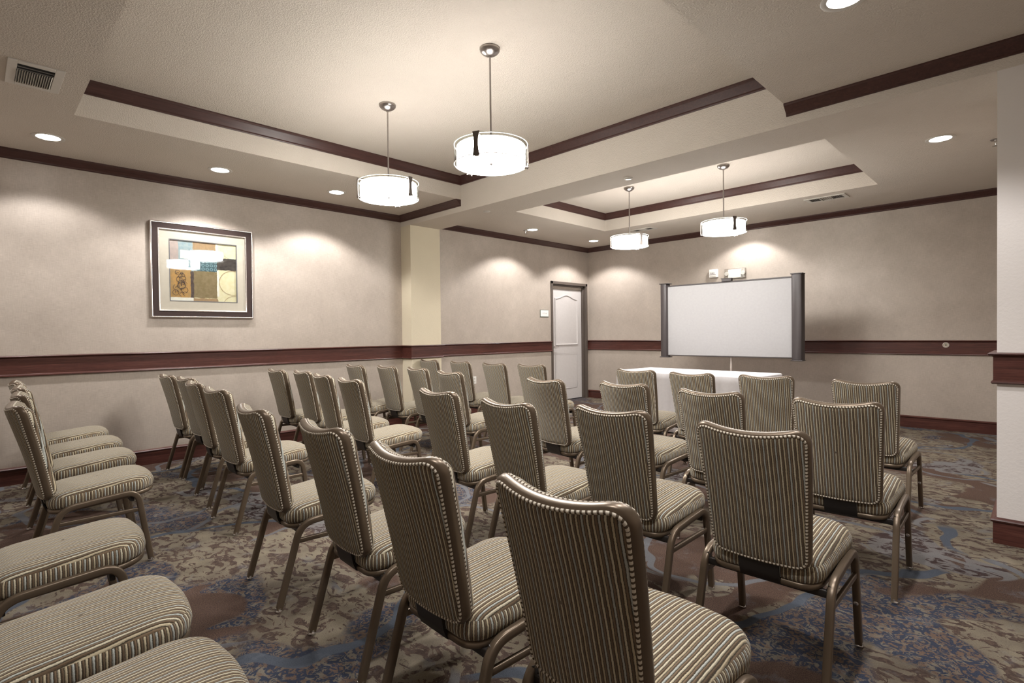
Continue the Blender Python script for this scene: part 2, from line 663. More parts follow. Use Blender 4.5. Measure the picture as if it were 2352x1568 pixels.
# door in the far corner of the left wall
dr = bpy.data.objects.new('door_1', None)
C.objects.link(dr)
dr['kind'] = 'structure'
fr = MB()
y0, y1, zt = -1.105, -.042, 2.192
for a, b_ in ((y0, y0 + .045), (y1 - .045, y1)):
    fr.box((-.15, a, 0), (.018, b_, zt))
fr.box((-.15, y0, zt - .05), (.018, y1, zt))
for a, b_ in ((y0 + .045, y0 + .07), (y1 - .075, y1 - .045)):
    fr.box((-.15, a, 0), (-.035, b_, zt - .05))
fr.box((-.15, y0 + .045, zt - .075), (-.035, y1 - .045, zt - .05))
fr.build('door_frame', 'door_frame_paint', dr, .003)
MB().box((-.14, y0 + .07, 2.065), (-.07, y1 - .075, zt - .075)).build('transom_panel', 'wallpaper', dr)
ya, yb = y0 + .075, y1 - .08
sl = MB()
sl.box((-.115, ya, .012), (-.075, yb, 2.062), 'door_paint')
slab = sl.build('door_slab', None, dr, .002)
# raised mouldings of the two panels
ml = MB()
pf = [(-.016, -.001), (-.008, .013), (.004, .013), (.014, -.001)]


def arch(u):
    return 1.885 + .070 * (.5 - .5 * cos(2 * pi * u)) ** 1.25


pa, pb = ya + .13, yb - .13
up = [(-.074, pa + (pb - pa) * i / 24, arch(i / 24)) for i in range(25)]
up = [(-.074, pa, 1.04)] + up + [(-.074, pb, 1.04)]
ml.tube(up, pf, True, (1, 0, 0), 'door_groove')
ml.tube([(-.074, pa, .22), (-.074, pa, .86), (-.074, pb, .86), (-.074, pb, .22)], pf, True, (1, 0, 0), 'door_groove')
ml.build('panel_moulding', None, slab)
hd = MB()
hd.lathe([(.0, 0), (.026, 0), (.026, .006), (.010, .010), (.010, .045), (0, .045)], (-.075, ya + .06, 1.005), 16, axis='x')
hd.tube([(-.035, ya + .06, 1.005), (-.030, ya + .10, 1.006), (-.032, ya + .17, 1.000)], circ(.008), False)
hd.build('door_handle', 'chrome', slab)

# ------------------------------------------------------------------ recessed lamps
SPOTS = [(.60, -7.98, 'nearest the camera over the picture wall'), (.60, -6.71, 'above the right edge of the framed picture'),
         (.60, -5.50, 'over the picture wall beside the small pendant'), (.60, -2.225, 'in the far bay beside the chrome sprinkler'),
         (.63, -.665, 'in the far corner by the door'), (5.66, -2.58, 'with a bright glare at the right of the far bay'),
         (5.60, -5.40, 'cut by the top edge of the photo')]
EXTRA = [(.60, -9.25), (5.60, -6.7), (5.60, -7.98), (3.08, -.42)]


def spot(x, y, watts, blend=.32, ang=126):
    ld = bpy.data.lights.new('recessed_lamp', 'SPOT')
    ld.energy = watts
    ld.color = (1, .97, .96)
    ld.spot_size = radians(ang)
    ld.spot_blend = blend
    ld.shadow_soft_size = .05
    lo = bpy.data.objects.new('recessed_lamp_light', ld)
    C.objects.link(lo)
    return lo


dl0 = None
for i, (x, y, wh) in enumerate(SPOTS + [(a, b, None) for a, b in EXTRA]):
    if wh:
        lab = 'white round recessed ceiling light ' + wh
    else:
        lab = ['white round recessed ceiling light above the picture wall, left of the photo frame', 'white round recessed ceiling light over the right rows, above the camera',
               'white round recessed ceiling light above the chairs by the camera', 'white round recessed ceiling light hidden behind the farthest right pendant'][i - len(SPOTS)]
    if dl0 is None:
        dl0 = thing('recessed_light', (x, y, ZS), lab, 'ceiling light', 'recessed ceiling lights')
        MB().lathe([(.078, .0), (.078, -.004), (.100, -.007), (.106, -.004), (.106, 0)], n=40, caps=(False, False)).build('trim_ring', 'white_metal', dl0, angle=60)
        MB().lathe([(.0, -.0015), (.079, -.0015), (.079, .0), (0, 0)], n=40).build('lens', 'lens_glow', dl0)
        t = dl0
    else:
        t = copy_thing(dl0, (x, y, ZS), 0, lab, 'recessed ceiling lights')
    lo = spot(x, y, SPOT * (.3 if (x, y) == (3.08, -.42) else 1))
    lo.parent = t
    lo.location = (0, 0, -.035)

# ------------------------------------------------------------------ pendants
PEND = [(2.462, -6.003, 10, 'drum pendant of frosted glass, left one of the near pair'),
        (3.683, -5.990, -65, 'drum pendant of frosted glass, largest, right one of the near pair'),
        (2.435, -2.352, -22, 'drum pendant of frosted glass in the far bay, the smaller left one'),
        (3.690, -2.369, -40, 'drum pendant of frosted glass in the far bay, above the projection screen')]
p0 = None
for x, y, a, lab in PEND:
    if p0 is None:
        p0 = thing('pendant_light', (x, y, ZT), lab, 'pendant lamp', 'drum pendant lights', radians(a))
        MB().lathe([(0, -.052), (.012, -.052), (.030, -.046), (.052, -.034), (.066, -.018), (.068, -.006), (.066, 0), (0, 0)], n=36).build('canopy', 'nickel', p0)
        MB().lathe([(0, -.62), (.0065, -.62), (.0065, -.055), (.013, -.055), (.013, -.045), (0, -.045)], n=12).build('rod', 'nickel', p0)
        MB().lathe([(0, -.758), (.222, -.758), (.228, -.754), (.228, -.656), (.222, -.652)], n=56, caps=(True, False)).build('diffuser', 'diffuser_glow', p0, label='glowing white inner drum')
        MB().lathe([(0, -.656), (.226, -.656), (.226, -.652), (0, -.652)], n=56).build('uplight', 'uplight_glow', p0, label='glowing top of the drum')
        # clear outer cylinder
        g_ = MB()
        g_.lathe([(.2425, -.640), (.2425, -.768), (.2455, -.768), (.2455, -.640)], n=64, caps=(False, False))
        b = len(g_.v)
        g_.build('glass_drum', 'drum_glass', p0, label='clear glass outer cylinder')
        rg = MB()
        for z in (-.640, -.768):
            rg.tube([(.244 * cos(2 * pi * i / 64), .244 * sin(2 * pi * i / 64), z) for i in range(64)], circ(.0028, 6), True)
        rg.build('glass_rim', 'white_plastic', p0)
        for q in range(3):
            aa = 2 * pi * q / 3
            sm = MB()
            ring = []
            for j in range(9):
                tt = j / 8
                z = -.630 - .150 * tt
                hw = .0145 + .009 * (abs(tt - .5) * 2) ** 2
                da = hw / .25
                ring.append([(rr * cos(aa + s_ * da), rr * sin(aa + s_ * da), z) for rr, s_ in ((.247, -1), (.247, 1), (.253, 1), (.253, -1))])
            sm.loops(ring, False)
            sp_ = sm.build('strap', 'strap_bronze', p0)
            hk = MB()
            hk.tube([(.25 * cos(aa), .25 * sin(aa), -.777), (.225 * cos(aa), .225 * sin(aa), -.777)], rrect(.03, .005, .001, 1))
            hk.tube([(.25 * cos(aa), .25 * sin(aa), -.634), (.10 * cos(aa), .10 * sin(aa), -.634), (0, 0, -.62)], rrect(.012, .004, .001, 1))
            hk.build('clip', 'nickel', sp_)
        MB().lathe([(0, -.770), (.008, -.768), (.012, -.7625), (.012, -.758), (0, -.758)], n=16).build('finial', 'dark_steel', p0)
    else:
        copy_thing(p0, (x, y, ZT), radians(a), lab, 'drum pendant lights')

# ------------------------------------------------------------------ ceiling registers and sprinklers


def vent(x0, y0, x1, y1, lab, banks=False):
    t = thing('ceiling_vent', ((x0 + x1) / 2, (y0 + y1) / 2, ZS), lab, 'air vent', 'ceiling air vents')
    W_, H_ = x1 - x0, y1 - y0
    f = MB()
    bw = .045
    for lo, hi in (((-W_ / 2, -H_ / 2), (W_ / 2, -H_ / 2 + bw)), ((-W_ / 2, H_ / 2 - bw), (W_ / 2, H_ / 2)), ((-W_ / 2, -H_ / 2 + bw), (-W_ / 2 + bw, H_ / 2 - bw)), ((W_ / 2 - bw, -H_ / 2 + bw), (W_ / 2, H_ / 2 - bw))):
        f.box((*lo, -.008), (*hi, 0))
    f.build('vent_frame', 'white_metal', t, .002)
    MB().box((-W_ / 2 + bw, -H_ / 2 + bw, -.0012), (W_ / 2 - bw, H_ / 2 - bw, 0)).build('backing', 'vent_dark', t)
    s_, s2 = MB(), MB()
    ww, hh = W_ - 2 * bw, H_ - 2 * bw
    if banks:                                   # three banks of short blades side by side
        n = 16
        for i in range(n):
            cx = -ww / 2 + ww * (i + .5) / n
            d = -.004 if i < n / 3 or i > 2 * n / 3 else .005
            s_.quad([(cx - d, -hh / 2, -.0095), (cx - d, hh / 2, -.0095), (cx + d, hh / 2, -.0045), (cx + d, -hh / 2, -.0045)])
        for xx in (-ww / 6, ww / 6):
            s2.box((xx - .004, -hh / 2, -.011), (xx + .004, hh / 2, -.003))
    else:                                       # long blades with two cross blades at the room end
        n = 15
        for i in range(n):
            cy = -hh / 2 + hh * (i + .5) / n
            s_.quad([(-ww / 2, cy - .0042, -.013), (ww / 2 - .085, cy - .0042, -.013), (ww / 2 - .085, cy + .0042, -.003), (-ww / 2, cy + .0042, -.003)])
        for xx in (ww / 2 - .070, ww / 2 - .030):
            s2.quad([(xx, -hh / 2, -.014), (xx, hh / 2, -.014), (xx - .014, hh / 2, -.003), (xx - .014, -hh / 2, -.003)])
    s_.build('louver', 'white_metal', t, smooth=False)
    s2.build('cross_blade', 'white_metal', t, smooth=False)


vent(1.662, -8.272, 2.068, -8.012, 'white louvred ceiling vent at the near left, above the picture wall')
vent(4.160, -1.118, 4.605, -.868, 'white louvred ceiling vent to the upper right of the projection screen', True)
vent(1.590, -1.030, 1.985, -.830, 'white louvred ceiling vent behind the small far left pendant', True)


def sprink(x, y, z, lab, flat=False):
    t = thing('sprinkler_head', (x, y, z), lab, 'sprinkler', 'fire sprinklers')
    if flat:
        MB().lathe([(0, -.010), (.034, -.010), (.042, -.004), (.042, 0), (0, 0)], n=24).build('cover_plate', 'white_metal', t)
    else:
        MB().lathe([(0, -.006), (.034, -.006), (.040, 0), (0, 0)], n=24).build('escutcheon', 'nickel', t)
        MB().lathe([(0, -.050), (.007, -.048), (.011, -.03), (.011, -.006), (0, -.006)], n=12).build('body', 'chrome', t)
        MB().lathe([(0, -.056), (.026, -.056), (.026, -.052), (0, -.050)], n=18).build('deflector', 'chrome', t)


sprink(.482, -2.26, ZS, 'chrome sprinkler head beside a recessed light in the far bay')
sprink(5.995, -2.20, ZS, 'chrome sprinkler head half hidden by the right hand column')
sprink(1.508, -4.03, ZB, 'flat concealed sprinkler under the beam near the pilaster', True)
sprink(3.451, -3.968, ZB, 'flat concealed sprinkler under the beam above a far pendant', True)

# ------------------------------------------------------------------ things on the walls
# framed abstract print: local a = along +y, b = up, depth = +x
fy0, fy1, fz0, fz1 = -7.188, -6.222, 1.453, 2.416
pic = thing('framed_picture', (0, (fy0 + fy1) / 2, fz0), 'dark-framed abstract print with cream mat hanging on the left wall', 'picture')


def ring4(mb, a0, a1, b0, b1, prof, mat=None):
    """mitred frame, profile (inset, depth)"""
    rings = []
    for ins_, d in prof:
        rings.append([(d, a0 + ins_, b0 + ins_), (d, a1 - ins_, b0 + ins_), (d, a1 - ins_, b1 - ins_), (d, a0 + ins_, b1 - ins_)])
    mb.loops(rings, True, mat=mat)


HW, HH = (fy1 - fy0) / 2, fz1 - fz0
q = MB()
ring4(q, -HW + .012, HW - .012, .012, HH - .012, [(0, 0), (0, .034), (.054, .030), (.054, 0)])
q.build('frame', 'frame_brown', pic, .002)
q = MB()
ring4(q, -HW, HW, 0, HH, [(0, 0), (0, .038), (.004, .042), (.012, .040), (.012, 0)])
q.build('outer_bead', 'silver_bead', pic, angle=70)
q = MB()
ring4(q, -HW + .066, HW - .066, .066, HH - .066, [(0, 0), (0, .034), (.006, .036), (.012, .032), (.012, 0)])
q.build('inner_bead', 'silver_bead', pic, angle=70)
ax0, ax1, az0, az1 = -.319, .324, .168, .800
q = MB()
ring4(q, -HW + .078, HW - .078, .078, HH - .078, [(0, .006), (0, .018), (-(-HW + .078) + ax0, .018), (-(-HW + .078) + ax0, .006)])
# the mat: rectangular ring with its own window
q = MB()
X = .018
o_ = (-HW + .078, HW - .078, .078, HH - .078)
for a0, a1, b0, b1 in ((o_[0], ax0, o_[2], o_[3]), (ax1, o_[1], o_[2], o_[3]), (ax0, ax1, o_[2], az0), (ax0, ax1, az1, o_[3])):
    q.box((.004, a0, b0), (X, a1, b1))
q.build('mat', 'mat_board', pic, smooth=False)
q = MB()
ring4(q, ax0, ax1, az0, az1, [(0, .006), (0, .020), (.008, .020), (.008, .006)])
q.build('liner', 'liner_grey', pic, smooth=False)
A = MB()
art_n = [0]


def ap(s_, t_, d=0):
    return (.008 + d, ax0 + (ax1 - ax0) * s_, az1 - (az1 - az0) * t_)


def patch(s0, t0, s1, t1, mat, wob=.006):
    art_n[0] += 1
    d = art_n[0] * .00012
    pts = []
    n = 14
    rnd = random.Random(art_n[0])
    for i in range(n):
        pts.append((s0 + (s1 - s0) * i / n, t0 + rnd.uniform(-wob, wob)))
    for i in range(n):
        pts.append((s1 + rnd.uniform(-wob, wob), t0 + (t1 - t0) * i / n))
    for i in range(n):
        pts.append((s1 - (s1 - s0) * i / n, t1 + rnd.uniform(-wob, wob)))
    for i in range(n):
        pts.append((s0 + rnd.uniform(-wob, wob), t1 - (t1 - t0) * i / n))
    pts = [(min(1, max(0, a)), min(1, max(0, b))) for a, b in pts]
    A.quad([ap(a, b, d) for a, b in pts], mat)


def annulus(cs, ct, r, wd, mat, a0=0, a1=360, sq=1.):
    art_n[0] += 1
    d = art_n[0] * .00012
    n = 30
    for i in range(n):
        ang = [radians(a0 + (a1 - a0) * (i + k_) / n) for k_ in (0, 1)]
        pts = [(cs + rr * cos(a), ct + rr * sq * sin(a)) for rr, a in ((r, ang[0]), (r, ang[1]), (r - wd, ang[1]), (r - wd, ang[0]))]
        if all(0 <= p[0] <= 1 and 0 <= p[1] <= 1 for p in pts):
            A.quad([ap(*p, d) for p in pts], mat)


patch(0, 0, 1, 1, 'ink_cream', 0)
patch(0, 0, .15, .52, 'ink_rose')
patch(.13, 0, .34, .53, 'ink_blue')
patch(.34, 0, .67, .19, 'ink_tan')
patch(.16, .16, .73, .30, 'ink_white')
patch(.36, .29, .70, .49, 'ink_teal')
patch(.69, .25, 1, .45, 'ink_black')
patch(.14, .44, .40, .54, 'ink_blue')
patch(0, .48, .31, .94, 'ink_orange', .01)
patch(.30, .50, .35, .97, 'ink_umber')
patch(.345, .49, .69, .93, 'ink_olive')
patch(0, .935, .34, 1, 'ink_white', .003)
patch(.34, .94, .70, 1, 'ink_tan')
patch(.68, 0, .705, .24, 'ink_white')
patch(.69, .46, .72, .9, 'ink_white')
for i in range(5):
    for j in range(3):
        annulus(.42 + .062 * i, .325 + .063 * j, .024, .010, 'ink_ring')
annulus(.93, .66, .21, .006, 'ink_tan')
annulus(.96, 1.07, .19, .006, 'ink_tan')
annulus(.93, .06, .19, .005, 'ink_ring', 0, 180)
rn = random.Random(3)
for i in range(26):
    annulus(rn.uniform(.08, .23), .53 + .37 * i / 26, rn.uniform(.018, .05), .006, 'ink_umber', rn.uniform(0, 200), rn.uniform(220, 420))
annulus(.17, .74, .06, .009, 'ink_umber')
A.build('print', None, pic, smooth=False)
MB().box((.0215, -HW + .079, .079), (.0235, HW - .079, HH - .079)).build('glazing', 'clear_glass', pic, smooth=False, label='reflective clear glass')


# small door plaque
sg = thing('wall_sign', (0, -1.288, 1.543), 'small white plaque on green backing left of the door', 'sign')
MB().box((0, -.112, -.006), (.006, .112, .126)).build('backing', 'plaque_green', sg, .001)
MB().box((.006, -.102, .006), (.011, .102, .117)).build('face', 'white_plastic', sg, .001)


def text(name, body, size, loc, rot, mat, parent, ext=.0006):
    cu = bpy.data.curves.new(name, 'FONT')
    cu.body = body
    cu.size = size
    cu.extrude = ext
    cu.align_x = 'CENTER'
    cu.align_y = 'CENTER'
    o = bpy.data.objects.new(name, cu)
    C.objects.link(o)
    bpy.context.view_layer.update()
    me = bpy.data.meshes.new_from_object(o)
    bpy.data.objects.remove(o)
    o = bpy.data.objects.new(name, me)
    C.objects.link(o)
    me.materials.clear()
    me.materials.append(MATS[mat])
    o.parent = parent
    o.location = loc
    o.rotation_euler = rot
    return o


mk = MB()
rn = random.Random(5)
for i in range(6):                              # an unreadable grey word
    a = -.055 + .019 * i
    mk.box((.011, a, .050), (.0114, a + .005, .050 + rn.uniform(.016, .026)))
    mk.box((.011, a, .050 + rn.choice((0, .011, .02))), (.0114, a + .013, .054 + .012))
mk.build('lettering', 'faint_lettering', sg, smooth=False)

# fire alarm plate and emergency light above the screen
fa = thing('fire_alarm', (2.515, 0, 2.113), 'small white fire alarm plate with dark lettering above the screen', 'alarm')
MB().box((-.068, -.048, 0), (.068, 0, .132)).build('housing', 'white_plastic', fa, .006)
text('lettering', 'FIRE', .042, (-.012, -.0485, .066), (pi / 2, 0, 0), 'lettering', fa)
MB().box((-.058, -.0492, .042), (.045, -.048, .049)).build('red_line', 'lettering', fa, smooth=False)
MB().box((-.05, -.055, .010), (.045, -.048, .034)).build('strobe_lens', 'white_metal', fa, .003)
el = thing('emergency_light', (2.862, 0, 2.078), 'long white emergency light box with clear cover above the screen', 'emergency light')
q = MB()
q.box((-.105, -.052, .010), (.095, 0, .138))
q.build('housing', 'white_plastic', el, .004)
q = MB()
rings = []
for z, ins_, dp in ((0, .014, .058), (.012, 0, .070), (.145, 0, .070), (.150, .008, .062)):
    rings.append([(-.160 + ins_, -dp, z), (.160 - ins_, -dp, z), (.160 - ins_, 0, z), (-.160 + ins_, 0, z)])
q.loops(rings, False)
q.build('cover', 'frosted_lens', el, smooth=False, label='clear ribbed cover')
MB().box((-.160, -.071, 0), (.160, -.004, .005)).build('base_strip', 'white_metal', el, .001)
for s_ in (-1, 1):
    MB().lathe([(0, -.06), (.030, -.06), (.034, -.05), (.024, -.01), (0, -.01)], (s_ * .128, 0, .075), 18, axis='y').build('lamp_head', 'white_metal', el)

bt = thing('wall_bumper', (5.432, -.016, 1.052), 'round metal-ringed doorstop on the back wall chair rail at right', 'wall fitting')  # round doorstop bumper on the chair rail
MB().lathe([(.020, 0), (.022, -.010), (.033, -.010), (.036, -.004), (.036, 0)], n=28, axis='y', caps=(False, False)).build('ring', 'silver_bead', bt)
MB().lathe([(0, -.003), (.021, -.003), (.021, 0), (0, 0)], n=24, axis='y').build('insert', 'brass', bt)
MB().lathe([(0, -.008), (.007, -.007), (.007, -.003), (0, -.003)], n=12, axis='y').build('core', 'vent_dark', bt)
ot = thing('wall_outlet', (0, -2.945, .48), 'white electrical outlet low on the left wall in the far bay', 'outlet')
MB().box((0, -.036, 0), (.006, .036, .115)).build('plate', 'white_plastic', ot, .002)
for z in (.035, .080):
    MB().box((.006, -.016, z - .013), (.008, .016, z + .013)).build('socket', 'white_metal', ot, .002)

# ------------------------------------------------------------------ projection screen
ps = thing('projection_screen', (3.21, -1.2, 0), 'wide white projection screen with black side housings behind the table', 'projector screen')
MB().box((-.858, -.004, .912), (.838, .002, 1.918), ).build('screen_surface', 'screen_fabric', ps, smooth=False)


def housing(x0, x1, z0, z1):
    w_ = x1 - x0
    prof = [(x0, .06), (x0, -.02), (x0 + w_ * .12, -.042), (x0 + w_ * .5, -.052), (x1 - w_ * .12, -.042), (x1, -.02), (x1, .06)]
    m_ = MB()
    m_.loops([[(x, y, z) for x, y in prof] for z in (z0, z1)], False)
    h = m_.build('side_housing', 'screen_black', ps, .004, angle=50)
    for z in (z0 - .012, z1):
        mm = MB()
        mm.box((x0 - .004, -.056, z), (x1 + (.03 if x0 < 0 else .004), .064, z + .012))
        mm.build('end_cap', 'screen_black', h, .003)


housing(-.968, -.858, .890, 1.953)
housing(.838, .968, .884, 1.950)
MB().box((-.86, -.012, 1.912), (.84, .008, 1.930)).build('top_rail', 'screen_black', ps, .003)
MB().box((-.86, -.012, .900), (.84, .008, .916)).build('bottom_rail', 'screen_black', ps, .003)
q = MB()
q.box((-.045, -.03, 1.928), (.085, .03, 1.965))
q.box((-.055, -.035, 1.962), (.095, .035, 1.970))
q.build('top_bracket', 'screen_black', ps, .003)
q = MB()
q.lathe([(0, .10), (.016, .10), (.016, .80), (.012, .82), (.012, 1.93), (0, 1.93)], (.055, .035, 0), 16)
q.build('pole', 'silver_bead', ps)
for a in (90, 210, 330):
    q = MB()
    ca, sa = cos(radians(a)), sin(radians(a))
    q.tube([(.055 + .012 * ca, .035 + .012 * sa, .34), (.055 + .25 * ca, .035 + .25 * sa, .10), (.055 + .40 * ca, .035 + .40 * sa, .014)], rrect(.022, .014, .003, 2))
    q.build('leg', 'screen_black', ps)

# ------------------------------------------------------------------ table and cloth
TX, TY, TR = 3.13, -1.98, radians(-4.0)
tb = thing('folding_table', (TX, TY, 0), 'long folding table hidden under the white cloth before the screen', 'table', None, TR)
MB().box((-.90, -.37, .70), (.90, .37, .727)).build('tabletop', 'laminate', tb, .004)
for s_ in (-1, 1):
    for t_ in (-1, 1):
        MB().tube([(s_ * .70, t_ * .28, .70), (s_ * .70, t_ * .28, .0)], circ(.013)).build('leg', 'dark_steel', tb)
    MB().tube([(s_ * .70, -.28, .12), (s_ * .70, .28, .12)], circ(.010)).build('leg_brace', 'dark_steel', tb)
cl = MB()
N = 220
W2, H2 = .925, .40


def rr_pt(u, w_, h_, r):
    pts = rrect(2 * w_, 2 * h_, r, 6)
    return pts


outl = rrect(2 * W2, 2 * H2, .03, 5)
dense = []
for i in range(len(outl)):
    a, b = outl[i], outl[(i + 1) % len(outl)]
    L = math.dist(a, b)
    n = max(1, int(L / .02))
    for j in range(n):
        dense.append((a[0] + (b[0] - a[0]) * j / n, a[1] + (b[1] - a[1]) * j / n))
rings = []
per = 0
cum = []
for i, p in enumerate(dense):
    cum.append(per)
    per += math.dist(p, dense[(i + 1) % len(dense)])
for z, amp, fl_ in ((.741, 0, -.012), (.738, 0, -.003), (.730, 0, .001), (.66, .003, .004), (.5, .008, .010), (.3, .013, .016), (.12, .017, .02), (.015, .019, .022)):
    ring = []
    for i, p in enumerate(dense):
        a, b = dense[i - 1], dense[(i + 1) % len(dense)]
        tx, ty = b[0] - a[0], b[1] - a[1]
        l = math.hypot(tx, ty)
        nx, ny = ty / l, -tx / l
        u = cum[i]
        wv = sin(u * 2 * pi / (per / 19)) * .6 + sin(u * 2 * pi / (per / 31) + 1.7) * .4
        o_ = fl_ + amp * wv
        ring.append((p[0] + nx * o_, p[1] + ny * o_, z))
    rings.append(ring)
cl.loops(rings, False, (True, False))
clo = cl.build('tablecloth', 'cloth_white', None, angle=60)
clo.location = (TX, TY, 0)
clo.rotation_euler = (0, 0, TR)
so = clo.modifiers.new('thickness', 'SOLIDIFY')
so.thickness = .002
so.offset = 1
tag(clo, 'white cloth draped to the floor over the long front table', 'tablecloth')

# ------------------------------------------------------------------ banquet chair
ZB0, YB0, ZB1_, YB1_ = .418, -.186, .925, -.298   # back bottom and top (corner line)
LB = math.hypot(ZB1_ - ZB0, YB1_ - YB0)
TD = Vector((0, (YB1_ - YB0) / LB, (ZB1_ - ZB0) / LB))      # up the back
ND = Vector((0, TD.z, -TD.y))                                # forward normal


def back_outline(n=8):
    """outline in (x, l) where l runs up the back"""
    wb, wt, rb, rt = .172, .195, .045, .055
    out = []

    def arc(cx, cy, r, a0, a1):
        for i in range(n + 1):
            a = radians(a0 + (a1 - a0) * i / n)
            out.append((cx + r * cos(a), cy + r * sin(a)))
    arc(wt - rt, LB - rt, rt, 0, 90)
    for i in range(1, 12):
        out.append(((wt - rt) * (1 - 2 * i / 12), LB))
    arc(-wt + rt, LB - rt, rt, 90, 180)
    for i in range(1, 14):
        t_ = i / 14
        out.append((-wt + (wt - wb) * t_, LB - rt + (rb - LB + rt) * t_))
    arc(-wb + rb, rb, rb, 180, 270)
    for i in range(1, 12):
        out.append((-(wb - rb) * (1 - 2 * i / 12), 0))
    arc(wb - rb, rb, rb, 270, 360)
    for i in range(1, 14):
        t_ = i / 14
        out.append((wb + (wt - wb) * t_, rb + (LB - rt - rb) * t_))
    return out


BO = back_outline()


def bp(x, l, d):
    """point on the curved back: bulges rearwards in the middle"""
    sag = .022 + .018 * l / LB
    k_ = x / .19
    l -= .020 * (l / LB) ** 3 * (1 - min(1, k_ * k_))    # the top edge dips in the middle
    base = Vector((x, YB0, ZB0)) + Vector((0, TD.y, TD.z)) * l
    lean = -.012 * sin(pi * min(1, max(0, l / LB)))      # slight belly
    return base + ND * (d + sag * (k_ * k_ - 1) - lean * .5)


def inset(pts, a):
    n = len(pts)
    out = []
    for i in range(n):
        p, q_ = pts[i - 1], pts[(i + 1) % n]
        tx, ty = q_[0] - p[0], q_[1] - p[1]
        l = math.hypot(tx, ty) or 1
        out.append((pts[i][0] - ty / l * a, pts[i][1] + tx / l * a))
    return out


def cushion(mb, ins_, d0, puff, sgn, edge=.006):
    base = inset(BO, ins_)
    cx, cl_ = 0, LB / 2
    rings = []
    for k_, h in ((1, 0), (.985, .35), (.955, .62), (.90, .82), (.80, .95), (.6, 1), (.4, 1), (.2, 1), (.02, 1)):
        rings.append([(cx + (x - cx) * k_, cl_ + (l - cl_) * k_, d0 + sgn * (edge * min(1, h * 1.6) + puff * h)) for x, l in base])
    P3 = [[bp(*p) for p in r] for r in rings]
    mb.loops(P3, False, (False, True), None, lambda i, a: (rings[min(i, len(rings) - 1)][a % len(base)][0] + .5, rings[min(i, len(rings) - 1)][a % len(base)][1]))


def arcl(pts):
    L, acc = [0], 0
    for i in range(len(pts)):
        acc += (Vector(pts[(i + 1) % len(pts)]) - Vector(pts[i])).length
        L.append(acc)
    return L


ch = thing('banquet_chair', (0, 0, 0), 'x', 'chair', 'striped banquet chairs set in rows')
# bronze band round the back
fb = MB()
rings = [[bp(x, l, d) for x, l in inset(BO, a)] for a, d in ((.018, .000), (.008, .000), (.002, .003), (-.001, .008), (-.0015, .015), (-.0015, .021), (0, .027), (.005, .031), (.014, .032))]
fb.loops(rings, False, (False, False))
fb.build('back_frame', 'bronze_paint', ch, angle=70)
rp = MB()
cushion(rp, .010, .001, .004, -1, .004)
rpo = rp.build('back_panel', 'striped_chenille', ch, angle=80)
fp = MB()
cushion(fp, .007, .030, .030, 1, .006)
fpo = fp.build('backrest', 'striped_chenille', ch, angle=80)
for d, par, ii in ((-.0015, rpo, .0110), (.0330, fpo, .007)):
    wm = MB()
    wm.tube([bp(x, l, d) for x, l in inset(BO, ii)], circ(.0044, 7), True, (0, 1, 0), None, True)
    wm.build('welting', 'welt_cord', par, angle=80)


def seat_outline(off=0, n=8):
    out = []

    def arc(cx, cy, r, a0, a1, p=1.):
        for i in range(n + 1):
            a = radians(a0 + (a1 - a0) * i / n)
            out.append((cx + (r + off) * cos(a), cy + (r + off) * sin(a)))
    rf, rb = .105, .075
    yf, yb, wf, wb = .282, -.182, .212, .196
    arc(wf - rf, yf - rf, rf, 0, 90)
    for i in range(1, 8):
        t_ = i / 8
        out.append(((wf - rf) * (1 - 2 * t_), yf + off + .008 * sin(pi * t_)))
    arc(-wf + rf, yf - rf, rf, 90, 180)
    for i in range(1, 10):
        t_ = i / 10
        out.append((-(wf + off) + (wf - wb) * t_, yf - rf + (yb + rb - yf + rf) * t_))
    arc(-wb + rb, yb + rb, rb, 180, 270)
    for i in range(1, 8):
        out.append((-(wb - rb) * (1 - 2 * i / 8), yb - off))
    arc(wb - rb, yb + rb, rb, 270, 360)
    for i in range(1, 10):
        t_ = i / 10
        out.append((wb + off + (wf - wb) * t_, yb + rb + (yf - rf - yb - rb) * t_))
    return out


SO = seat_outline()
SL = arcl([(x, y, 0) for x, y in SO])
sc_ = MB()
side = [(.398, -.014), (.400, -.004), (.408, .002), (.424, .005), (.440, .004), (.452, -.001), (.457, -.006)]


def tilt(y):
    return .21 * (y - .20)       # the seat slopes down to the rear


rings = []
for z, off in side:
    so_ = seat_outline(off)
    rings.append([(x, y, z + tilt(y) * .4) for x, y in so_])
NS = len(SO)
sc_.loops(rings, False, (True, False), None, lambda i, a: (SL[a] * .92, i * .01))
top = [(.457, 1), (.463, .985), (.469, .96), (.476, .91), (.482, .82), (.487, .68), (.490, .5), (.491, .3), (.491, .02)]
bo = seat_outline(-.006)
tr = [[(x * k_, .04 + (y - .04) * k_, z + tilt(.04 + (y - .04) * k_) * .4) for x, y in bo] for z, k_ in top]
sc_.loops(tr, False, (False, True), None, lambda i, a: (tr[min(i, len(tr) - 1)][a % NS][0] + .5, tr[min(i, len(tr) - 1)][a % NS][1]))
sc_.build('seat', 'striped_chenille', ch, angle=80)
rm = MB()
rings = []
for z, off in ((.398, -.020), (.399, -.006), (.394, -.001), (.386, .001), (.378, -.002), (.373, -.010), (.373, -.024)):
    rings.append([(x, y, z + tilt(y) * .4) for x, y in seat_outline(off)])
rm.loops(rings, False, (False, True))
rm.build('seat_pan', 'bronze_paint', ch, angle=60)

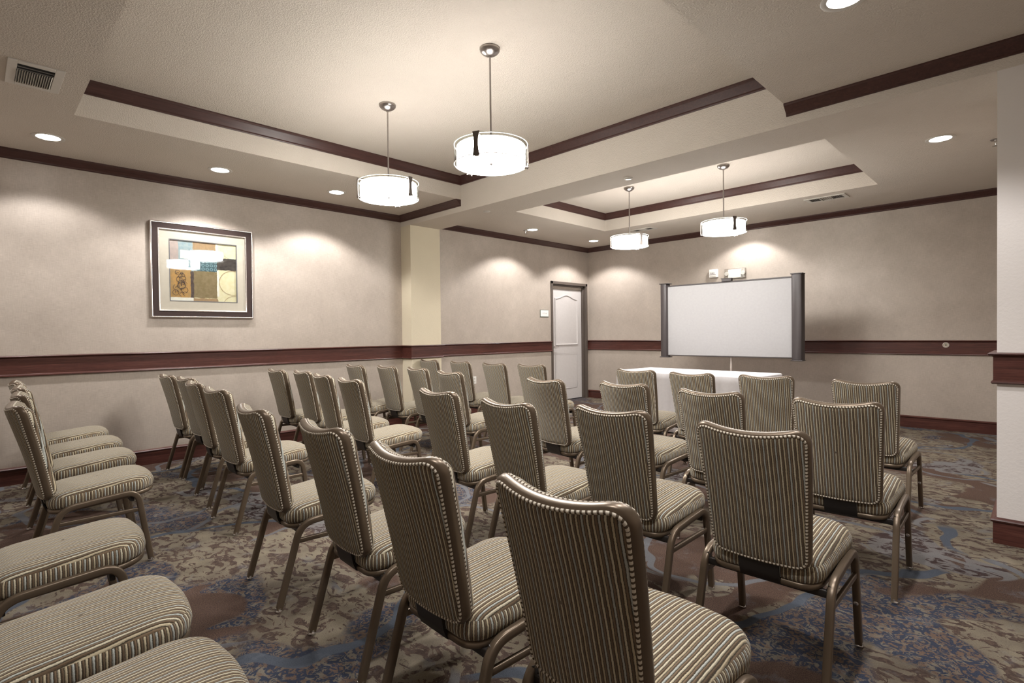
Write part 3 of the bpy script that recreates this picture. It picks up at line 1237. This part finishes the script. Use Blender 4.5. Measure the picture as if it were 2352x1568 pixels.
TP = rrect(.029, .026, .006, 2)
for sx in (-1, 1):
    for sy in (1, -1):
        # half of the side arch: foot, bend, rail under the seat
        foot = Vector((sx * .226, sy * .245, .010))
        knee = Vector((sx * .222, .188 if sy > 0 else -.140, .402 if sy > 0 else .374))
        mid = Vector((sx * .220, .024, .388))
        a = (foot - knee).normalized()
        b = (mid - knee).normalized()
        rad = .062
        pts = [foot, knee + a * (rad + .001)]
        for i in range(1, 9):
            t_ = i / 9
            pts.append((1 - t_) ** 2 * (knee + a * rad) + 2 * t_ * (1 - t_) * knee + t_ * t_ * (knee + b * rad))
        pts += [knee + b * (rad + .001), mid]
        lg = MB()
        lg.tube(pts, TP, False, (sx, 0, 0))
        lo = lg.build('leg', 'bronze_paint', ch, angle=50)
        gm = MB()
        gm.lathe([(0, 0), (.015, 0), (.017, .003), (.017, .008), (.014, .012), (.014, .020), (0, .020)], (foot.x, foot.y, 0), 16)
        gm.build('glide', 'chrome', lo, label='chrome foot glide')
        if sy > 0:
            h_ = Vector((sx * .224, .2215, .185))
            bm_ = MB()
            bm_.lathe([(0, 0), (.009, 0), (.009, .004), (.005, .006), (0, .006)], (0, 0, 0), 12, axis='y')
            for i, v in enumerate(bm_.v):
                bm_.v[i] = (v[0] + h_.x, -v[1] + h_.y - .0125, v[2] + h_.z)
            bm_.build('stack_button', 'chrome', lo, label='chrome button on the inside of the leg')
    st = MB()
    st.tube([(sx * .2235, -.166, .300), (sx * .2235, .2015, .300)], rrect(.016, .022, .004, 2), False, (0, 0, 1))
    st.build('stretcher', 'bronze_paint', ch, angle=50)
for y_ in (-.135, .165):
    cb = MB()
    zc = .338 if y_ < 0 else .362
    cb.tube([(-.215, y_, zc), (.215, y_, zc)], rrect(.018, .028, .004, 2), False, (0, 0, 1))
    for s_ in (-1, 1):
        cb.tube([(s_ * .205, y_, zc), (s_ * .220, y_, zc + .030)], rrect(.016, .016, .003, 2), False, (0, 1, 0))
    cb.build('crossbar', 'dark_steel', ch, angle=50)
bk = MB()
rings = []
for y_, z, t_ in ((-.209, .462, .004), (-.204, .415, .004), (-.196, .375, .004), (-.184, .345, .004), (-.158, .332, .004), (-.11, .332, .004)):
    rings.append([(-.070, y_, z), (.070, y_, z), (.070, y_ + .006, z + .004), (-.070, y_ + .006, z + .004)])
bk.loops(rings, False)
bk.build('back_bracket', 'dark_steel', ch, angle=50)

ROWS = {  # y row name -> left block (from the wall), right block (from the aisle)
    'first row by the table': [(.449, -3.851, -.05), (1.138, -3.883, -.07), (1.789, -3.921, -.05), (2.299, -3.862, .03), (3.658, -3.944, .04), (4.238, -4.012, -.014), (4.765, -3.947, .12), (5.456, -4.026, -.013)],
    'second row': [(.697, -5.074, -.06), (1.194, -4.966, -.082), (1.773, -4.961, -.13), (2.464, -5.097, -.11), (3.684, -5.169, -.115), (4.310, -5.103, -.058), (4.952, -5.220, -.026), (5.580, -5.259, .033)],
    'third row': [(.728, -5.976, -.02), (1.218, -5.920, -.06), (1.849, -6.015, -.13), (2.467, -6.094, -.09), (3.714, -6.188, -.093), (4.406, -6.290, -.078), (4.925, -6.173, .01), (5.559, -6.246, .016)],
    'fourth row': [(.663, -6.923, -.003), (1.160, -6.900, .03), (1.778, -6.989, -.087), (2.452, -7.048, -.002), (3.627, -7.227, -.068), (4.359, -7.232, -.059), (4.980, -7.282, -.045), (5.560, -7.280, -.024)],
    'rear row': [(.480, -7.915, 0), (1.147, -7.925, 0), (1.790, -7.955, 0), (2.505, -8.003, .01), (3.62, -8.255, -.02), (4.39, -8.288, -.02), (4.90, -8.296, -.02)],
}
POS = ['at the picture wall end', 'second from the picture wall', 'third from the picture wall', 'left of the aisle',
       'right of the aisle', 'second right of the aisle', 'third right of the aisle', 'at the right end']
first = True
for row, seats in ROWS.items():
    for j, (x, y, a) in enumerate(seats):
        lab = 'striped banquet chair in the ' + row + ', ' + POS[j]
        if first:
            ch.location = (x, y, 0)
            ch.rotation_euler = (0, 0, a)
            ch['label'] = lab
            first = False
        else:
            copy_thing(ch, (x, y, 0), a, lab, 'striped banquet chairs set in rows')
